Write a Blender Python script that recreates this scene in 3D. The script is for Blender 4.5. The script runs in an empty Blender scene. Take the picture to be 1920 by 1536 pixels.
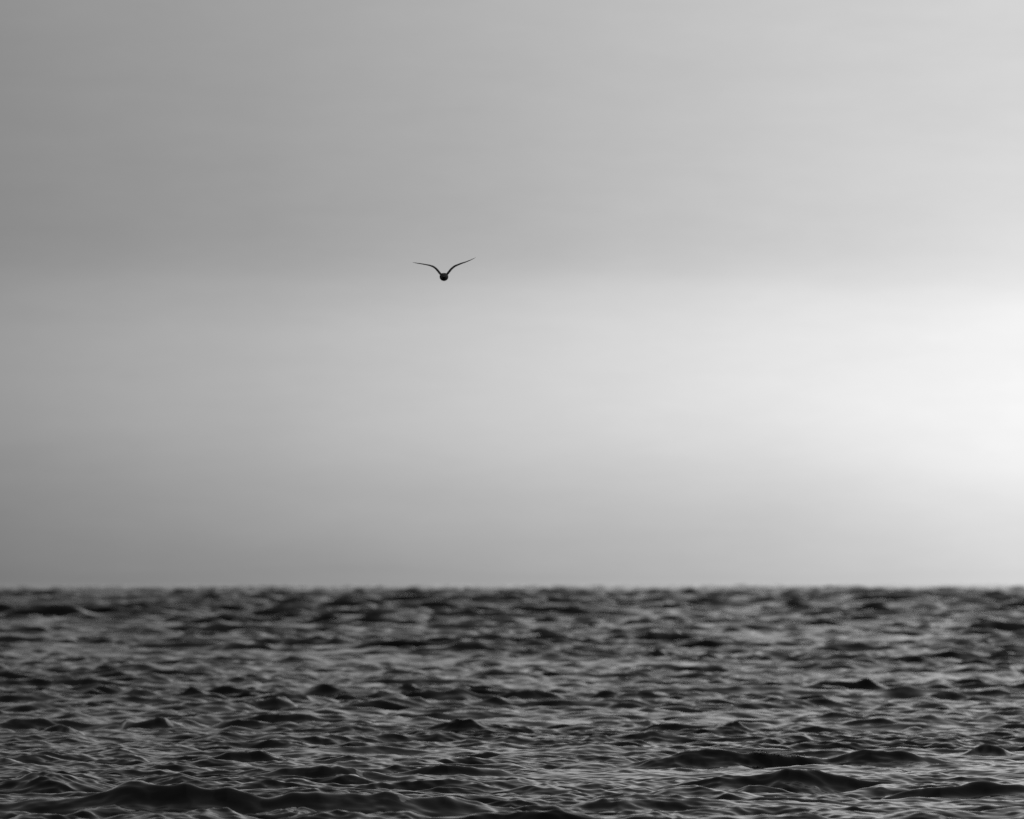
import bpy, bmesh, math, random
import numpy as np

random.seed(7)
RNG = np.random.default_rng(42)
scene = bpy.context.scene

# ------------------------------------------------------------------ camera
EYE = 2.4                 # metres above the sea
FOC = 300.0
PITCH = 0.01981           # camera tilted slightly up; the sea horizon dips below level
cam_d = bpy.data.cameras.new("camera")
cam_d.lens = FOC
cam_d.sensor_width = 36.0
cam_d.clip_start = 0.5
cam_d.clip_end = 60000.0
cam_d.dof.use_dof = True
cam_d.dof.focus_distance = 99.0
cam_d.dof.aperture_fstop = 3.6
cam_d.dof.aperture_blades = 9
cam = bpy.data.objects.new("camera", cam_d)
scene.collection.objects.link(cam)
cam.location = (0, 0, EYE)
cam.rotation_euler = (math.pi / 2 + PITCH, 0, 0)
scene.camera = cam

SUN_AZ = math.radians(40)      # to the right of the view
SUN_EL = math.radians(9)

# ------------------------------------------------------------------ sky
def lin(v):
    v /= 255.0
    return ((v + 0.055) / 1.055) ** 2.4 if v > 0.04045 else v / 12.92

world = bpy.data.worlds.new("World")
scene.world = world
world.use_nodes = True
nt = world.node_tree
nt.nodes.clear()
L = nt.links.new

def N(tree, t, **kw):
    n = tree.nodes.new(t)
    for k, v in kw.items():
        setattr(n, k, v)
    return n

def M(tree, op, a, b=None, c=None, clamp=False):
    n = tree.nodes.new('ShaderNodeMath')
    n.operation = op
    n.use_clamp = clamp
    for i, v in enumerate((a, b, c)):
        if v is None:
            continue
        if isinstance(v, (int, float)):
            n.inputs[i].default_value = v
        else:
            tree.links.new(v, n.inputs[i])
    return n.outputs[0]

tc = N(nt, 'ShaderNodeTexCoord')
sep = N(nt, 'ShaderNodeSeparateXYZ')
L(tc.outputs['Generated'], sep.inputs[0])
X, Y, Z = sep.outputs
az = M(nt, 'ARCTAN2', X, Y)
el0 = M(nt, 'ABSOLUTE', M(nt, 'ARCSINE', Z))
# the cloud bands are not ruled with a straightedge: slow undulation of the elevation
mp = N(nt, 'ShaderNodeMapping')
mp.inputs['Scale'].default_value = (9, 9, 60)
L(tc.outputs['Generated'], mp.inputs[0])
nz = N(nt, 'ShaderNodeTexNoise')
nz.inputs['Scale'].default_value = 1.0
nz.inputs['Detail'].default_value = 3.0
nz.inputs['Roughness'].default_value = 0.45
L(mp.outputs[0], nz.inputs['Vector'])
wob = M(nt, 'MULTIPLY', M(nt, 'SUBTRACT', nz.outputs['Fac'], 0.5), 0.009)
el = M(nt, 'MAXIMUM', M(nt, 'ADD', M(nt, 'ADD', el0, wob), M(nt, 'MULTIPLY', az, -0.010)), 0.0)
t = M(nt, 'DIVIDE', el, M(nt, 'ADD', el, 0.1))

def tpos(e):
    return e / (e + 0.1)

PX = 16000.0
HY = 1100.0
ys = [1090, 1000, 900, 820, 720, 620, 560, 520, 450, 250, 0]
cols = {
    0:    [122, 132, 143, 150, 156, 156, 149, 142, 138, 140, 145],
    480:  [142, 156, 168, 175, 179, 178, 170, 161, 155, 157, 161],
    960:  [164, 179, 195, 204, 207, 206, 197, 185, 177, 178, 181],
    1440: [186, 199, 216, 227, 232, 229, 221, 210, 203, 200, 199],
    1900: [213, 228, 243, 249, 248, 245, 240, 230, 222, 215, 212],
}
high = {0: 0.08, 480: 0.085, 960: 0.09, 1440: 0.10, 1900: 0.11}   # overcast well above the frame

def ramp(x):
    r = N(nt, 'ShaderNodeValToRGB')
    cr = r.color_ramp
    cr.interpolation = 'B_SPLINE'
    stops = [(tpos((HY - y) / PX), lin(v)) for y, v in zip(ys, cols[x])]
    v0 = stops[-1][1]
    h = high[x]
    for e, k in ((0.10, 1.08), (0.16, 1.14), (0.3, 0.55), (0.6, 0.08), (1.2, 0.0)):   # goes on brightening a little, then the dark overcast
        stops.append((tpos(e), h + (v0 - h) * k))
    cr.elements[0].position = stops[0][0]
    cr.elements[0].color = (stops[0][1],) * 3 + (1,)
    cr.elements[1].position = stops[-1][0]
    cr.elements[1].color = (stops[-1][1],) * 3 + (1,)
    for p, v in stops[1:-1]:
        q = cr.elements.new(p)
        q.color = (v, v, v, 1)
    L(t, r.inputs[0])
    return r.outputs[0]

# brightness along the horizon: dim left, brightest just right of the view (veiled sun), dim again behind
keys = sorted(cols)
val = ramp(keys[0])
def azpx(x):
    return (x - 960) / PX
for i in range(1, len(keys)):
    mr = N(nt, 'ShaderNodeMapRange', interpolation_type='LINEAR')
    mr.inputs['From Min'].default_value = azpx(keys[i - 1])
    mr.inputs['From Max'].default_value = azpx(keys[i])
    L(az, mr.inputs['Value'])
    mx = N(nt, 'ShaderNodeMixRGB')
    L(mr.outputs[0], mx.inputs[0]); L(val, mx.inputs[1]); L(ramp(keys[i]), mx.inputs[2])
    val = mx.outputs[0]
# to the far right and behind, the glow fades back to the even overcast
mr = N(nt, 'ShaderNodeMapRange', interpolation_type='SMOOTHSTEP')
mr.inputs['From Min'].default_value = 0.30
mr.inputs['From Max'].default_value = 1.6
L(az, mr.inputs['Value'])
mx = N(nt, 'ShaderNodeMixRGB')
L(mr.outputs[0], mx.inputs[0]); L(val, mx.inputs[1]); L(ramp(480), mx.inputs[2])
val = mx.outputs[0]
# faint texture of the cloud veil
mp2 = N(nt, 'ShaderNodeMapping')
mp2.inputs['Scale'].default_value = (60, 60, 260)
L(tc.outputs['Generated'], mp2.inputs[0])
nz2 = N(nt, 'ShaderNodeTexNoise')
nz2.inputs['Scale'].default_value = 1.0
nz2.inputs['Detail'].default_value = 8.0
nz2.inputs['Roughness'].default_value = 0.72
L(mp2.outputs[0], nz2.inputs['Vector'])
veil = M(nt, 'MULTIPLY_ADD', nz2.outputs['Fac'], 0.14, 0.93)
vm = N(nt, 'ShaderNodeVectorMath', operation='SCALE')
L(val, vm.inputs[0]); L(veil, vm.inputs['Scale'])
val = vm.outputs[0]
# clear-sky light above the cloud veil, as seen in a black-and-white picture
sky = N(nt, 'ShaderNodeTexSky', sky_type='NISHITA')
sky.sun_disc = False
sky.sun_elevation = SUN_EL
sky.sun_rotation = SUN_AZ
bw = N(nt, 'ShaderNodeRGBToBW')
L(sky.outputs[0], bw.inputs[0])
bgs = N(nt, 'ShaderNodeBackground'); bgs.inputs['Strength'].default_value = 0.05
L(bw.outputs[0], bgs.inputs[0])
bgc = N(nt, 'ShaderNodeBackground'); bgc.inputs['Strength'].default_value = 1.0
L(val, bgc.inputs[0])
mxs = N(nt, 'ShaderNodeMixShader'); mxs.inputs[0].default_value = 0.97   # thick veil
L(bgs.outputs[0], mxs.inputs[1]); L(bgc.outputs[0], mxs.inputs[2])
wo = N(nt, 'ShaderNodeOutputWorld')
L(mxs.outputs[0], wo.inputs['Surface'])
world.cycles.sampling_method = 'MANUAL'
world.cycles.sample_map_resolution = 1024

# ------------------------------------------------------------------ sun (veiled)
sd = bpy.data.lights.new("sun", 'SUN')
sd.energy = 0.3
sd.angle = math.radians(60)
so = bpy.data.objects.new("sun", sd)
scene.collection.objects.link(so)
from mathutils import Vector
sdir = Vector((math.sin(SUN_AZ) * math.cos(SUN_EL), math.cos(SUN_AZ) * math.cos(SUN_EL), math.sin(SUN_EL)))
so.rotation_euler = sdir.to_track_quat('Z', 'Y').to_euler()
so.location = sdir * 50

# ------------------------------------------------------------------ picture settings
vs = scene.view_settings
scene.display_settings.display_device = 'sRGB'
vs.view_transform = 'Standard'
vs.look = 'None'
vs.exposure = 0.0
vs.gamma = 1.0
vs.use_curve_mapping = False
scene.cycles.use_denoising = False
scene.cycles.max_bounces = 6
scene.cycles.caustics_reflective = False
scene.cycles.filter_width = 1.5

# ------------------------------------------------------------------ materials
def mat_water():
    m = bpy.data.materials.new("sea_water")
    m.use_nodes = True
    t_ = m.node_tree
    b = t_.nodes['Principled BSDF']
    b.inputs['Base Color'].default_value = (0.006, 0.006, 0.006, 1)
    b.inputs['Roughness'].default_value = 0.03
    b.inputs['IOR'].default_value = 1.333
    geo = N(t_, 'ShaderNodeNewGeometry')
    # wind ripples finer than the mesh: tilt the normal by two scales of noise
    acc = geo.outputs['Normal']
    for sc, st, det, amp in (((3.2, 4.5, 0.6), 1.0, 4, 0.03), ((4.5, 18, 3), 1.0, 5, 0.13)):
        mp_ = N(t_, 'ShaderNodeMapping')
        mp_.inputs['Scale'].default_value = sc
        mp_.inputs['Rotation'].default_value = (0, 0, 0.3)
        t_.links.new(geo.outputs['Position'], mp_.inputs[0])
        n_ = N(t_, 'ShaderNodeTexNoise')
        n_.inputs['Scale'].default_value = st
        n_.inputs['Detail'].default_value = det
        n_.inputs['Roughness'].default_value = 0.55
        n_.inputs['Distortion'].default_value = 0.6
        t_.links.new(mp_.outputs[0], n_.inputs['Vector'])
        s_ = N(t_, 'ShaderNodeVectorMath', operation='SUBTRACT')
        s_.inputs[1].default_value = (0.5, 0.5, 0.5)
        t_.links.new(n_.outputs['Color'], s_.inputs[0])
        k_ = N(t_, 'ShaderNodeVectorMath', operation='MULTIPLY')
        k_.inputs[1].default_value = (amp, amp, 0)
        t_.links.new(s_.outputs[0], k_.inputs[0])
        a_ = N(t_, 'ShaderNodeVectorMath', operation='ADD')
        t_.links.new(acc, a_.inputs[0]); t_.links.new(k_.outputs[0], a_.inputs[1])
        acc = a_.outputs[0]
    nn = N(t_, 'ShaderNodeVectorMath', operation='NORMALIZE')
    t_.links.new(acc, nn.inputs[0])
    t_.links.new(nn.outputs[0], b.inputs['Normal'])
    return m

def mat_plain(name, col, rough, var=0.3, scale=40):
    m = bpy.data.materials.new(name)
    m.use_nodes = True
    t_ = m.node_tree
    b = t_.nodes['Principled BSDF']
    b.inputs['Roughness'].default_value = rough
    tc_ = N(t_, 'ShaderNodeTexCoord')
    n_ = N(t_, 'ShaderNodeTexNoise')
    n_.inputs['Scale'].default_value = scale
    n_.inputs['Detail'].default_value = 4
    t_.links.new(tc_.outputs['Object'], n_.inputs['Vector'])
    r_ = N(t_, 'ShaderNodeValToRGB')
    r_.color_ramp.elements[0].position = 0.3
    r_.color_ramp.elements[1].position = 0.7
    r_.color_ramp.elements[0].color = (col * (1 - var),) * 3 + (1,)
    r_.color_ramp.elements[1].color = (col * (1 + var),) * 3 + (1,)
    t_.links.new(n_.outputs['Fac'], r_.inputs[0])
    t_.links.new(r_.outputs[0], b.inputs['Base Color'])
    return m

# ------------------------------------------------------------------ the sea
R_EARTH = 6.371e6 * 7 / 6

def px_dist(y):            # distance of flat water that sits at photograph row y
    return EYE * PX / (y - 1087.0)

# polar sheet around the viewpoint, fine ahead, coarse to the sides and behind;
# the inner part (out to RJ) has twice as many columns as the outer part
RJ = 132.0
n_f = 274
fine = np.arange(-n_f, n_f + 1) * 0.00031
side = fine[-1] + np.cumsum(0.0011 * 1.235 ** np.arange(28))
side = side[side < math.pi - 0.3]
if len(side) % 2 == 0:
    side = side[:-1]
side = np.append(side, math.pi)
ang1 = np.concatenate([-side[::-1], fine, side])
ang2 = ang1[::2]
rows = []
d = 0.6
while d < 80:
    rows.append(d); d += max(0.25, 0.05 * d) if d < 66 else (0.5 if d < 78 else 0.15)
d = 80.0
while d < RJ - 0.02:
    rows.append(d); d += 0.052
rad1 = np.array(rows + [RJ])
rows = [RJ]
d = RJ
while d < 8000:
    d += 0.078 * (d / RJ) ** 1.62 if d < 700 else 1.04 * (d / 700) ** 1.25
    rows.append(d)
rad2 = np.array(rows)
def grid(rad, ang):
    R_, A_ = np.meshgrid(rad, ang, indexing='ij')
    S_ = np.repeat(np.gradient(rad)[:, None], len(ang), 1)
    return R_, A_, S_
g1 = grid(rad1, ang1); g2 = grid(rad2, ang2)
n1 = g1[0].size
RR = np.concatenate([g1[0].ravel(), g2[0].ravel()])
AA = np.concatenate([g1[1].ravel(), g2[1].ravel()])
SP = np.concatenate([g1[2].ravel(), g2[2].ravel()]).astype(np.float32)
X0 = (RR * np.sin(AA)).astype(np.float32)
Y0 = (RR * np.cos(AA)).astype(np.float32)

# directional wind-sea spectrum (metres)
NC = 260
lam = np.exp(RNG.uniform(math.log(0.11), math.log(9.0), NC))
lam = np.sort(lam)[::-1]
k = 2 * math.pi / lam
spread = np.where(lam > 3, 0.45, 0.85)
th = RNG.normal(0.0, 1.0, NC) * spread + math.radians(-96)
slope_each = math.sqrt(2 * 0.070 / NC)
amp = slope_each / k * np.interp(np.log(lam), np.log([0.11, 0.2, 0.3, 0.9, 1.6, 3.0]), [1.15, 1.4, 1.4, 1.35, 1.0, 0.75])
ph = RNG.uniform(0, 2 * math.pi, NC)
kx = (k * np.cos(th)); ky = (k * np.sin(th))
Z0 = np.zeros_like(X0); DX = np.zeros_like(X0); DY = np.zeros_like(X0)
CHV = 65536
for r0 in range(0, len(X0), CHV):
    sl = slice(r0, min(len(X0), r0 + CHV))
    x = X0[sl].astype(np.float64); y = Y0[sl].astype(np.float64); sp = SP[sl]
    smin = float(sp.min())
    z = np.zeros(x.shape, np.float32); dx = np.zeros_like(z); dy = np.zeros_like(z)
    gl = (0.44 + 0.85 * np.clip((np.hypot(x, y) - 110) / 380, 0, 1)).astype(np.float32)   # longer seas further off the shore
    gsh = (0.56 + 0.44 * np.clip((np.hypot(x, y) - 98) / 60, 0, 1)).astype(np.float32)
    for i in range(NC):
        if lam[i] < 2.0 * smin and lam[i] < 3.0:
            break
        p = ((kx[i] * x + ky[i] * y + ph[i]) % (2 * math.pi)).astype(np.float32)
        w_ = np.clip(lam[i] / sp - 2.0, 0, 1) if lam[i] < 3.0 else 1.0
        bl = min(1.0, max(0.0, (lam[i] - 1.6) / 1.8))
        bs = min(1.0, max(0.0, (1.1 - lam[i]) / 0.5)) * min(1.0, max(0.0, (lam[i] - 0.17) / 0.12))
        w_ = w_ * (1 - bl + bl * gl) * (1 - bs + bs * gsh)
        c = np.cos(p) * (amp[i] * w_)
        s = np.sin(p) * (amp[i] * (0.6 if lam[i] < 1.0 else 0.85) * w_)
        z += c
        dx -= s * (kx[i] / k[i]); dy -= s * (ky[i] / k[i])
    gn = np.minimum(np.sqrt(4.4 / np.log(9.0 / np.clip(2.5 * sp, 0.11, 4.5))), 1.68)
    z *= gn; dx *= gn; dy *= gn
    Z0[sl] = z; DX[sl] = dx; DY[sl] = dy

# groups: the sea is choppier in some patches, calmer in others; rises gently offshore
def lownoise(x, y, n, l0, l1, seed):
    g = np.random.default_rng(seed)
    o = np.zeros_like(x)
    for _ in range(n):
        l = math.exp(g.uniform(math.log(l0), math.log(l1))); a = g.uniform(0, 2 * math.pi)
        o += np.cos((2 * math.pi / l) * (math.cos(a) * x + math.sin(a) * y) + g.uniform(0, 6.28))
    return o / math.sqrt(n / 2)
patch = 1 + 0.26 * np.clip(lownoise(X0, Y0 * 0.6, 10, 6, 45, 3), -1.5, 1.5)
Rflat = RR.astype(np.float32)
off = 1 + 0.25 * np.clip((Rflat - 250) / 600, 0, 1) - 0.2 * np.clip((Rflat - 1300) / 2500, 0, 1)
near = np.clip((Rflat - 20) / 50, 0.15, 1)
calm = np.ones_like(X0)

# individual big waves, crest lines in photograph rows: (base row, [(x, crest row), ...], calm, front, back)
BIG = [
    (1530, [(-260, 1530), (-60, 1514), (80, 1505), (180, 1495), (235, 1488), (300, 1485), (360, 1484), (420, 1487),
            (470, 1492), (510, 1486), (560, 1479), (610, 1477), (680, 1483), (760, 1489), (860, 1500), (960, 1530)], 0.32),
    (1484, [(1310, 1484), (1360, 1474), (1410, 1467), (1450, 1461), (1490, 1454), (1530, 1450), (1570, 1452), (1620, 1459), (1700, 1470), (1780, 1484)], 0.5),
    (1440, [(1180, 1440), (1250, 1434), (1330, 1421), (1400, 1416), (1440, 1411), (1500, 1408), (1540, 1417), (1580, 1414),
            (1620, 1410), (1680, 1415), (1760, 1418), (1830, 1428), (1900, 1440)], 1.2),
    (1514, [(1360, 1514), (1400, 1502), (1440, 1497), (1500, 1498), (1600, 1503), (1680, 1514)], 0.25),
    (1500, [(1640, 1500), (1700, 1484), (1760, 1473), (1830, 1470), (1900, 1482), (2000, 1500)], 0.4),
    (1472, [(420, 1472), (500, 1451), (540, 1443), (590, 1441), (640, 1449), (700, 1452), (780, 1451), (860, 1472)], 0.45),
    (1462, [(700, 1462), (760, 1452), (800, 1441), (830, 1437), (880, 1446), (960, 1462)], 0.5),
    (1429, [(810, 1429), (860, 1419), (910, 1414), (960, 1420), (1060, 1420), (1140, 1429)], 0.35),
    (1436, [(270, 1436), (350, 1420), (420, 1412), (480, 1410), (560, 1436)], 0.4),
    (1440, [(185, 1440), (225, 1434), (258, 1428), (290, 1440)], 0.5),
    (1504, [(880, 1504), (930, 1492), (960, 1490), (1060, 1504)], 0.4),
    (1380, [(65, 1380), (85, 1364), (110, 1358), (140, 1368), (170, 1380)], 0.3),
    (1375, [(230, 1358), (300, 1352), (380, 1375)], 0.5),
    (1325, [(1180, 1325), (1205, 1315), (1232, 1307), (1262, 1318), (1290, 1325)], 0.25),
    (1314, [(1710, 1316), (1740, 1306), (1775, 1300), (1800, 1306), (1830, 1318)], 0.25),
    (1298, [(160, 1298), (190, 1288), (230, 1285), (262, 1290), (290, 1298)], 0.3),
    (1262, [(690, 1262), (715, 1252), (740, 1250), (765, 1262)], 0.3),
    (1282, [(865, 1282), (890, 1272), (910, 1267), (940, 1282)], 0.3),
    (1258, [(790, 1258), (850, 1251), (905, 1258)], 0.3),
    (1298, [(1130, 1298), (1180, 1285), (1215, 1289), (1270, 1298)], 0.3),
    (1332, [(360, 1332), (400, 1320), (440, 1318), (520, 1312), (560, 1325)], 0.4),
    (1213, [(1150, 1213), (1180, 1198), (1210, 1190), (1250, 1190), (1300, 1196), (1380, 1213)], 0.2),
    (1188, [(395, 1188), (450, 1184), (480, 1179), (510, 1176), (560, 1184), (610, 1188)], 0.25),
    (1197, [(840, 1197), (890, 1187), (950, 1186), (1010, 1190), (1060, 1197)], 0.3),
    (1187, [(1390, 1187), (1440, 1183), (1480, 1173), (1500, 1176), (1530, 1187)], 0.2),
    (1196, [(1795, 1196), (1820, 1175), (1860, 1168), (1910, 1166), (1960, 1172), (2080, 1196)], 0.25),
    (1220, [(1690, 1222), (1770, 1207), (1810, 1203), (1920, 1222)], 0.25),
    (1226, [(400, 1226), (430, 1208), (480, 1205), (530, 1226)], 0.3),
    (1192, [(240, 1192), (290, 1182), (320, 1192)], 0.3),
    (1242, [(1380, 1244), (1430, 1234), (1500, 1244)], 0.3),
    (1358, [(1460, 1362), (1490, 1350), (1520, 1356), (1560, 1362)], 0.35),
    (1395, [(30, 1398), (60, 1396), (120, 1390), (200, 1398)], 0.5),
    (1390, [(690, 1390), (740, 1380), (800, 1390)], 0.35),
    (1420, [(1800, 1420), (1840, 1398), (1870, 1402), (1900, 1420)], 0.4),
    (1345, [(1570, 1345), (1600, 1338), (1660, 1345)], 0.4),
    (1300, [(1370, 1300), (1400, 1288), (1430, 1300)], 0.4),
]
HB = np.zeros_like(X0)
Aflat = AA.astype(np.float32)
for base, pts, cm in BIG:
    d0 = px_dist(base)
    hx = np.array([p[0] for p in pts], float); hy = np.array([p[1] for p in pts], float)
    zc = EYE - d0 * (hy - 1087) / PX
    zc = np.maximum(zc - zc[[0, -1]].min(), 0)
    a_ = (hx - 960) / PX
    H = zc.max()
    lf = max(H / 0.9, 0.12); lb = lf * 2.6
    m = (Rflat > d0 - 3.2 * lf) & (Rflat < d0 + 4.5 * lb) & (Aflat > a_[0]) & (Aflat < a_[-1])
    if not m.any():
        continue
    aa = Aflat[m]; rr = Rflat[m]
    # smooth interpolation of the crest line
    fa = np.linspace(a_[0], a_[-1], 400)
    hv = np.interp(fa, a_, zc)
    w = np.hanning(41); w /= w.sum()
    hv = np.convolve(np.pad(hv, 20, mode='edge'), w, mode='valid')
    hh = np.interp(aa, fa, hv)
    g = np.random.default_rng(int(base * 7 + hx[0]) & 0xffff)
    xx = aa * d0
    Lw = (hx[-1] - hx[0]) / PX * d0
    cn = np.zeros_like(xx)
    for _ in range(9):
        l_ = math.exp(g.uniform(math.log(0.3), math.log(1.2)))
        cn += np.sin(xx * 6.28 / l_ + g.uniform(0, 6.28)) * (l_ / 1.2) ** 0.7
    hh = hh * (1 + 0.035 * cn)
    wob_ = lf * 0.5 * (np.sin(xx * 6.28 / Lw * 1.3 + g.uniform(0, 6)) + 0.5 * np.sin(xx * 6.28 / Lw * 3.1 + g.uniform(0, 6)))
    v = rr - d0 - lf - wob_
    P = np.where(v < 0, np.exp(-np.abs(v / lf) ** 1.5), np.exp(-np.abs(v / lb) ** 1.2))
    HB[m] = np.maximum(HB[m], hh * P)
    edge = np.clip(hh / (0.35 * H + 1e-6), 0, 1)
    cm = cm + 0.2
    cf = np.clip(1 - np.abs((v + lf * 0.7) / (lf * 1.5)) ** 3, 0, 1) * edge
    calm[m] = np.minimum(calm[m], 1 - (1 - cm) * cf) if cm < 1 else calm[m] * (1 + (cm - 1) * cf)

g_ = (patch * off * near * calm).astype(np.float32)
XS = X0 + DX * g_
YS = Y0 + DY * g_
ZS = Z0 * g_ + HB - (Rflat ** 2) / (2 * R_EARTH)
idx1 = np.arange(n1, dtype=np.int32).reshape(len(rad1), len(ang1))
idx2 = (n1 + np.arange(g2[0].size, dtype=np.int32)).reshape(len(rad2), len(ang2))
# join the two parts without a gap
jr = idx1[-1]
for arr in (XS, YS, ZS):
    arr[jr[::2]] = arr[idx2[0]]
    arr[jr[1::2]] = 0.5 * (arr[jr[0:-1:2]] + arr[jr[2::2]])
idx2 = idx2.copy(); idx2[0] = jr[::2]
co = np.stack([XS, YS, ZS], 1).astype(np.float32)
me = bpy.data.meshes.new("sea")
nv = len(XS)
def quads(ix):
    q_ = np.stack([ix[:-1, :-1], ix[1:, :-1], ix[1:, 1:], ix[:-1, 1:]], -1).reshape(-1, 4)
    return q_[:, ::-1]
q = np.concatenate([quads(idx1), quads(idx2)])
nf = len(q)
me.vertices.add(nv)
me.vertices.foreach_set("co", co.ravel())
me.loops.add(nf * 4)
me.loops.foreach_set("vertex_index", q.ravel().astype(np.int32))
me.polygons.add(nf)
me.polygons.foreach_set("loop_start", np.arange(0, nf * 4, 4, dtype=np.int32))
me.polygons.foreach_set("loop_total", np.full(nf, 4, np.int32))
me.polygons.foreach_set("use_smooth", np.ones(nf, bool))
me.update(calc_edges=True)
me.validate()
me.materials.append(mat_water())
sea = bpy.data.objects.new("sea", me)
scene.collection.objects.link(sea)
print("sea faces", nf)
sea["kind"] = "structure"
sea["label"] = "dark choppy sea reaching to the horizon under an overcast sky"

def sea_height(x, y):
    i = np.argmin((XS - x) ** 2 + (YS - y) ** 2)
    return float(ZS[i])

# ------------------------------------------------------------------ the gull
BD = 105.0                                  # metres away
S = BD * 0.12 / 1920.0                      # one photograph pixel at the bird
def bird_z(y):
    return EYE + BD * math.tan(PITCH + math.atan((768 - y) / PX))
bx = (832.4 - 960) * S
bz = bird_z(519.5)

K = S / 10.667                              # the close-up was 10.667 times the photograph
def zp(x, y):                               # close-up coordinates -> bird coordinates (x right, z up)
    return ((x - 985) * K, (636 - y) * K)
left = [(985, 600, 20), (945, 592, 36), (912, 572, 46), (885, 538, 47), (860, 505, 45), (820, 463, 40), (790, 440, 38),
        (760, 424, 35), (720, 409, 29), (640, 390, 22), (520, 369, 18), (420, 353, 13), (370, 341, 6), (330, 330, 3)]
right = [(985, 600, 20), (1030, 590, 36), (1062, 562, 46), (1085, 530, 45), (1110, 498, 43), (1150, 456, 41), (1200, 418, 37),
         (1260, 393, 33), (1340, 360, 27), (1420, 335, 20), (1500, 301, 16), (1570, 268, 11), (1628, 236, 4)]
# wing chord (metres) and sweep by share of the span
def chord(s):
    return float(np.interp(s, [0, 0.12, 0.4, 0.6, 0.8, 0.93, 1.0], [0.125, 0.13, 0.125, 0.10, 0.070, 0.042, 0.008]))
def sweep(s):   # y of leading edge; the bird flies towards the camera (-y)
    return float(np.interp(s, [0, 0.2, 0.42, 0.7, 1.0], [-0.045, -0.065, -0.085, -0.035, 0.055]))
# body profile along y: (y, half width, top z, bottom z), beak end first
BODY = [(-0.190, 0.004, 0.008, 0.000), (-0.176, 0.016, 0.022, -0.010), (-0.155, 0.023, 0.028, -0.017),
        (-0.130, 0.024, 0.029, -0.020), (-0.105, 0.034, 0.036, -0.032), (-0.070, 0.047, 0.044, -0.045),
        (-0.030, 0.0540, 0.049, -0.0505), (0.010, 0.0530, 0.048, -0.050), (0.050, 0.046, 0.040, -0.042),
        (0.090, 0.033, 0.025, -0.027), (0.120, 0.025, 0.019, -0.014), (0.150, 0.027, 0.014, -0.004),
        (0.185, 0.036, 0.010, 0.004), (0.205, 0.040, 0.008, 0.005)]
by = np.array([b[0] for b in BODY]); bw_ = np.array([b[1] for b in BODY])
bt = np.array([b[2] for b in BODY]); bb = np.array([b[3] for b in BODY])

def build_bird_body():
    """One skin: closed body loft and two wing lofts, fused by a voxel remesh."""
    bm = bmesh.new()
    def loft(rings, cap=True):
        vs_ = [[bm.verts.new(p) for p in r] for r in rings]
        n = len(vs_[0])
        for a, b in zip(vs_[:-1], vs_[1:]):
            for i in range(n):
                bm.faces.new((a[i], a[(i + 1) % n], b[(i + 1) % n], b[i]))
        if cap:
            bm.faces.new(vs_[0][::-1]); bm.faces.new(vs_[-1])
    # body
    yy = np.linspace(by[0], by[-1], 60)
    W = np.interp(yy, by, bw_); T = np.interp(yy, by, bt); B = np.interp(yy, by, bb)
    ker = np.array([.25, .5, .25])
    for _ in range(3):
        W[1:-1] = np.convolve(W, ker, 'valid'); T[1:-1] = np.convolve(T, ker, 'valid'); B[1:-1] = np.convolve(B, ker, 'valid')
    rings = []
    for y, w, t_, b_ in zip(yy, W, T, B):
        cz = (t_ + b_) / 2; hz = (t_ - b_) / 2
        r = []
        for j in range(28):
            a = 2 * math.pi * j / 28
            ca, sa = math.cos(a), math.sin(a)
            # flat-shouldered above, more pointed towards the keel
            px_ = w * math.copysign(abs(ca) ** (0.72 if sa > 0 else 1.0), ca)
            pz_ = cz + 0.006 * 0 + hz * math.copysign(abs(sa) ** (0.80 if sa > 0 else 1.0), sa)
            r.append((px_, y, pz_))
        rings.append(r)
    loft(rings)
    return bm, loft

def wing_rings(path, sgn):
    pts = np.array([zp(p[0], p[1]) for p in path]); th_ = np.array([p[2] * K for p in path])
    seg = np.r_[0, np.cumsum(np.hypot(*np.diff(pts, axis=0).T))]
    s = seg / seg[-1]
    ss = np.linspace(0, 1, 70)
    px_ = np.interp(ss, s, pts[:, 0]); pz_ = np.interp(ss, s, pts[:, 1]); tt = np.interp(ss, s, th_)
    ker = np.array([.25, .5, .25])
    for _ in range(4):
        px_[1:-1] = np.convolve(px_, ker, 'valid'); pz_[1:-1] = np.convolve(pz_, ker, 'valid'); tt[1:-1] = np.convolve(tt, ker, 'valid')
    rings = []
    for i, u in enumerate(ss):
        j0, j1 = max(0, i - 1), min(len(ss) - 1, i + 1)
        tx, tz = px_[j1] - px_[j0], pz_[j1] - pz_[j0]
        l = math.hypot(tx, tz); tx, tz = tx / l, tz / l
        nx, nz_ = -tz, tx
        if nz_ < 0: nx, nz_ = -nx, -nz_
        c = chord(u); y0 = sweep(u)
        # the seen thickness is mostly the camber of a thin wing
        tk = tt[i] * 1.2
        r = []
        m_ = 11
        for j in range(m_):            # upper surface, leading to trailing
            f = j / (m_ - 1)
            cam_ = tk * 0.45 * math.sin(math.pi * f ** 0.8)
            hgt = 0.5 * tk * (1.6 * math.sqrt(f) * (1 - f) + 0.10)
            r.append((f, cam_ + hgt))
        for j in range(m_ - 2, 0, -1):
            f = j / (m_ - 1)
            cam_ = tk * 0.45 * math.sin(math.pi * f ** 0.8)
            hgt = 0.5 * tk * (1.2 * math.sqrt(f) * (1 - f) + 0.10)
            r.append((f, cam_ - hgt))
        off_ = -0.42 * tk
        rings.append([(px_[i] + nx * (h + off_), y0 + f * c, pz_[i] + nz_ * (h + off_)) for f, h in r])
    return rings

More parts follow.
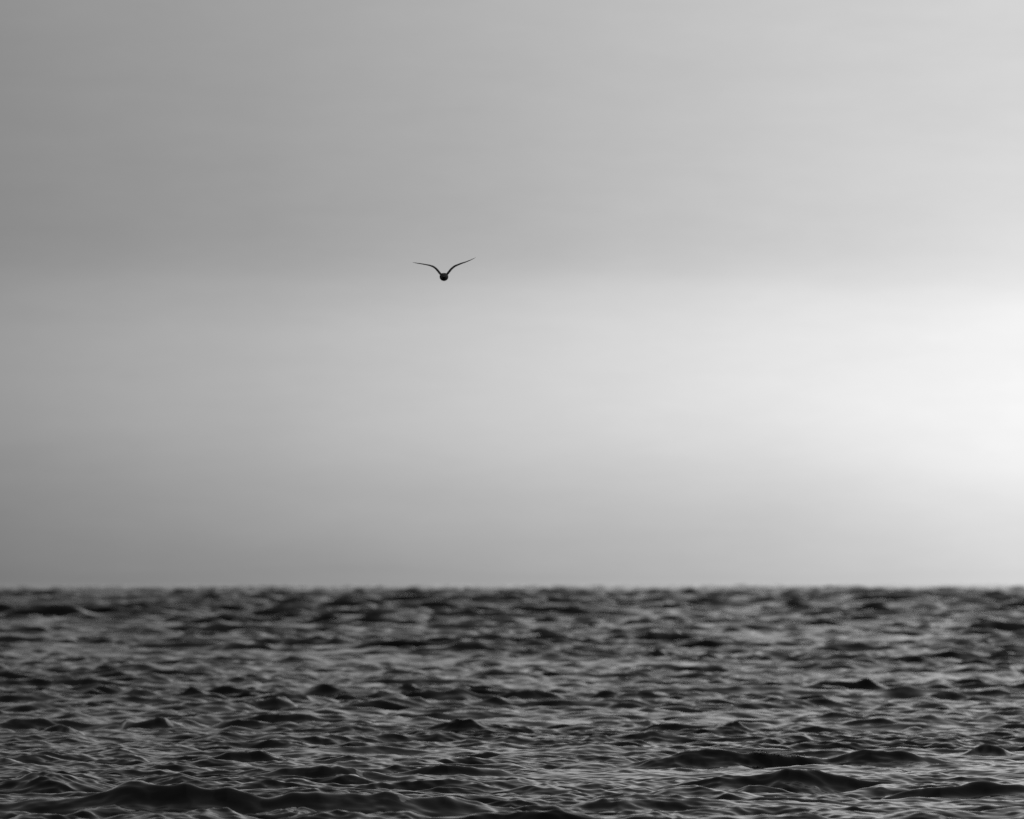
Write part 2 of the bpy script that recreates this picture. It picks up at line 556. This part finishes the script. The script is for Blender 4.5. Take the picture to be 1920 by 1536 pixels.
def link(name, bm, mats, parent=None, smooth=True):
    me_ = bpy.data.meshes.new(name)
    bmesh.ops.recalc_face_normals(bm, faces=bm.faces)
    bm.to_mesh(me_); bm.free()
    for p in me_.polygons: p.use_smooth = smooth
    for m_ in mats: me_.materials.append(m_)
    o = bpy.data.objects.new(name, me_)
    scene.collection.objects.link(o)
    if parent: o.parent = parent
    return o

feather = mat_plain("gull_feathers", 0.06, 0.8, 0.35, 30)
beak_m = mat_plain("gull_beak", 0.05, 0.35, 0.2, 200)
eye_m = mat_plain("gull_eye", 0.01, 0.1, 0.1, 10)

gull = bpy.data.objects.new("gull", None)
gull.empty_display_size = 0.3
scene.collection.objects.link(gull)
gull.location = (bx, BD, bz)
gull["label"] = "dark gull gliding above the sea with both wings raised in a shallow V"
gull["category"] = "bird"

bm, loft = build_bird_body()
loft(wing_rings(left, -1)); loft(wing_rings(right, 1))
body = link("body", bm, [feather], gull)
rm = body.modifiers.new("fuse", 'REMESH')
rm.mode = 'VOXEL'; rm.voxel_size = 0.0022; rm.use_smooth_shade = True
dg = bpy.context.evaluated_depsgraph_get()
fused = bpy.data.meshes.new_from_object(body.evaluated_get(dg))
body.modifiers.clear()
old = body.data
body.data = fused
fused.name = "gull_body"
fused.materials.clear(); fused.materials.append(feather)
fb = bmesh.new(); fb.from_mesh(fused)
for _ in range(2):
    bmesh.ops.smooth_vert(fb, verts=fb.verts, factor=0.4, use_axis_x=True, use_axis_y=True, use_axis_z=True)
fb.to_mesh(fused); fb.free()
for p in fused.polygons: p.use_smooth = True
print("bird polys", len(fused.polygons), fused.vertices[0].co)

# beak: hooked taper ahead of the face
bm = bmesh.new()
prev = None
for f in np.linspace(0, 1, 7):
    y = -0.182 - 0.036 * f; w = 0.0065 * (1 - f) ** 0.7 + 0.0006; h = 0.008 * (1 - f) ** 0.6 + 0.0006
    zc_ = 0.003 - 0.007 * f ** 2
    r = [bm.verts.new((w * math.cos(a), y, zc_ + h * math.sin(a))) for a in np.linspace(0, 2 * math.pi, 11)[:-1]]
    if prev:
        for i in range(10): bm.faces.new((prev[i], prev[(i + 1) % 10], r[(i + 1) % 10], r[i]))
    else:
        bm.faces.new(r)
    prev = r
bm.faces.new(prev[::-1])
link("beak", bm, [beak_m], gull)
for sx in (-1, 1):
    bm = bmesh.new()
    bmesh.ops.create_uvsphere(bm, u_segments=10, v_segments=8, radius=0.0035)
    bmesh.ops.translate(bm, verts=bm.verts, vec=(sx * 0.0205, -0.160, 0.012))
    link("eye", bm, [eye_m], gull)
# feet tucked back under the tail
for sx in (-1, 1):
    bm = bmesh.new()
    prev = None
    for f in np.linspace(0, 1, 6):
        y = 0.085 + 0.07 * f; w = 0.003 + 0.006 * f ** 2; h = 0.003 * (1 - 0.6 * f)
        r = [bm.verts.new((sx * 0.013 + w * math.cos(a), y, -0.022 + 0.012 * f + h * math.sin(a))) for a in np.linspace(0, 2 * math.pi, 9)[:-1]]
        if prev:
            for i in range(8): bm.faces.new((prev[i], prev[(i + 1) % 8], r[(i + 1) % 8], r[i]))
        else:
            bm.faces.new(r)
        prev = r
    bm.faces.new(prev[::-1])
    link("foot", bm, [beak_m], gull)

# ------------------------------------------------------------------ foam bubbles breaking on one crest
mf = bpy.data.materials.new("foam_bubbles")
mf.use_nodes = True
b = mf.node_tree.nodes['Principled BSDF']
b.inputs['Base Color'].default_value = (0.75, 0.75, 0.75, 1)
b.inputs['Roughness'].default_value = 0.15
b.inputs['Alpha'].default_value = 1.0
fn = N(mf.node_tree, 'ShaderNodeTexNoise'); fn.inputs['Scale'].default_value = 60
fr = N(mf.node_tree, 'ShaderNodeValToRGB')
fr.color_ramp.elements[0].position = 0.45; fr.color_ramp.elements[0].color = (0.5, 0.5, 0.5, 1)
fr.color_ramp.elements[1].position = 0.6; fr.color_ramp.elements[1].color = (0.85, 0.85, 0.85, 1)
mf.node_tree.links.new(fn.outputs['Fac'], fr.inputs[0])
mf.node_tree.links.new(fr.outputs[0], b.inputs['Base Color'])
bm = bmesh.new()
d0 = px_dist(1450)
sel = (np.abs(YS - d0 - 0.9) < 2.6) & (np.abs(XS - 0.0325 * d0) < 1.6)
sx_, sy_, sz_ = XS[sel], YS[sel], ZS[sel]
g = np.random.default_rng(5)
for cxp, n_, sp in ((1493, 60, 12), (1437, 30, 12), (1465, 14, 25)):
    for _ in range(n_):
        x = (cxp + g.normal(0, sp) - 960) / PX * d0
        band = np.abs(sx_ - x) < 0.04
        if not band.any():
            continue
        # stand on the crest line: highest water seen from the shore in this column
        app = (sz_[band] - EYE) / sy_[band]
        i = np.argsort(app)[-1 - int(g.integers(0, 4))]
        x_, y_, z_ = sx_[band][i], sy_[band][i], sz_[band][i]
        r = g.uniform(0.005, 0.012)
        v_ = bmesh.ops.create_icosphere(bm, subdivisions=1, radius=r)['verts']
        bmesh.ops.translate(bm, verts=v_, vec=(x_ + g.normal(0, 0.01), y_ - 0.02 + g.normal(0, 0.02), z_ + r * g.uniform(-0.3, 1.4)))
foam = link("sea_foam", bm, [mf])
foam["kind"] = "stuff"
foam["label"] = "small cluster of foam bubbles on a dark wave crest"
foam["category"] = "foam"
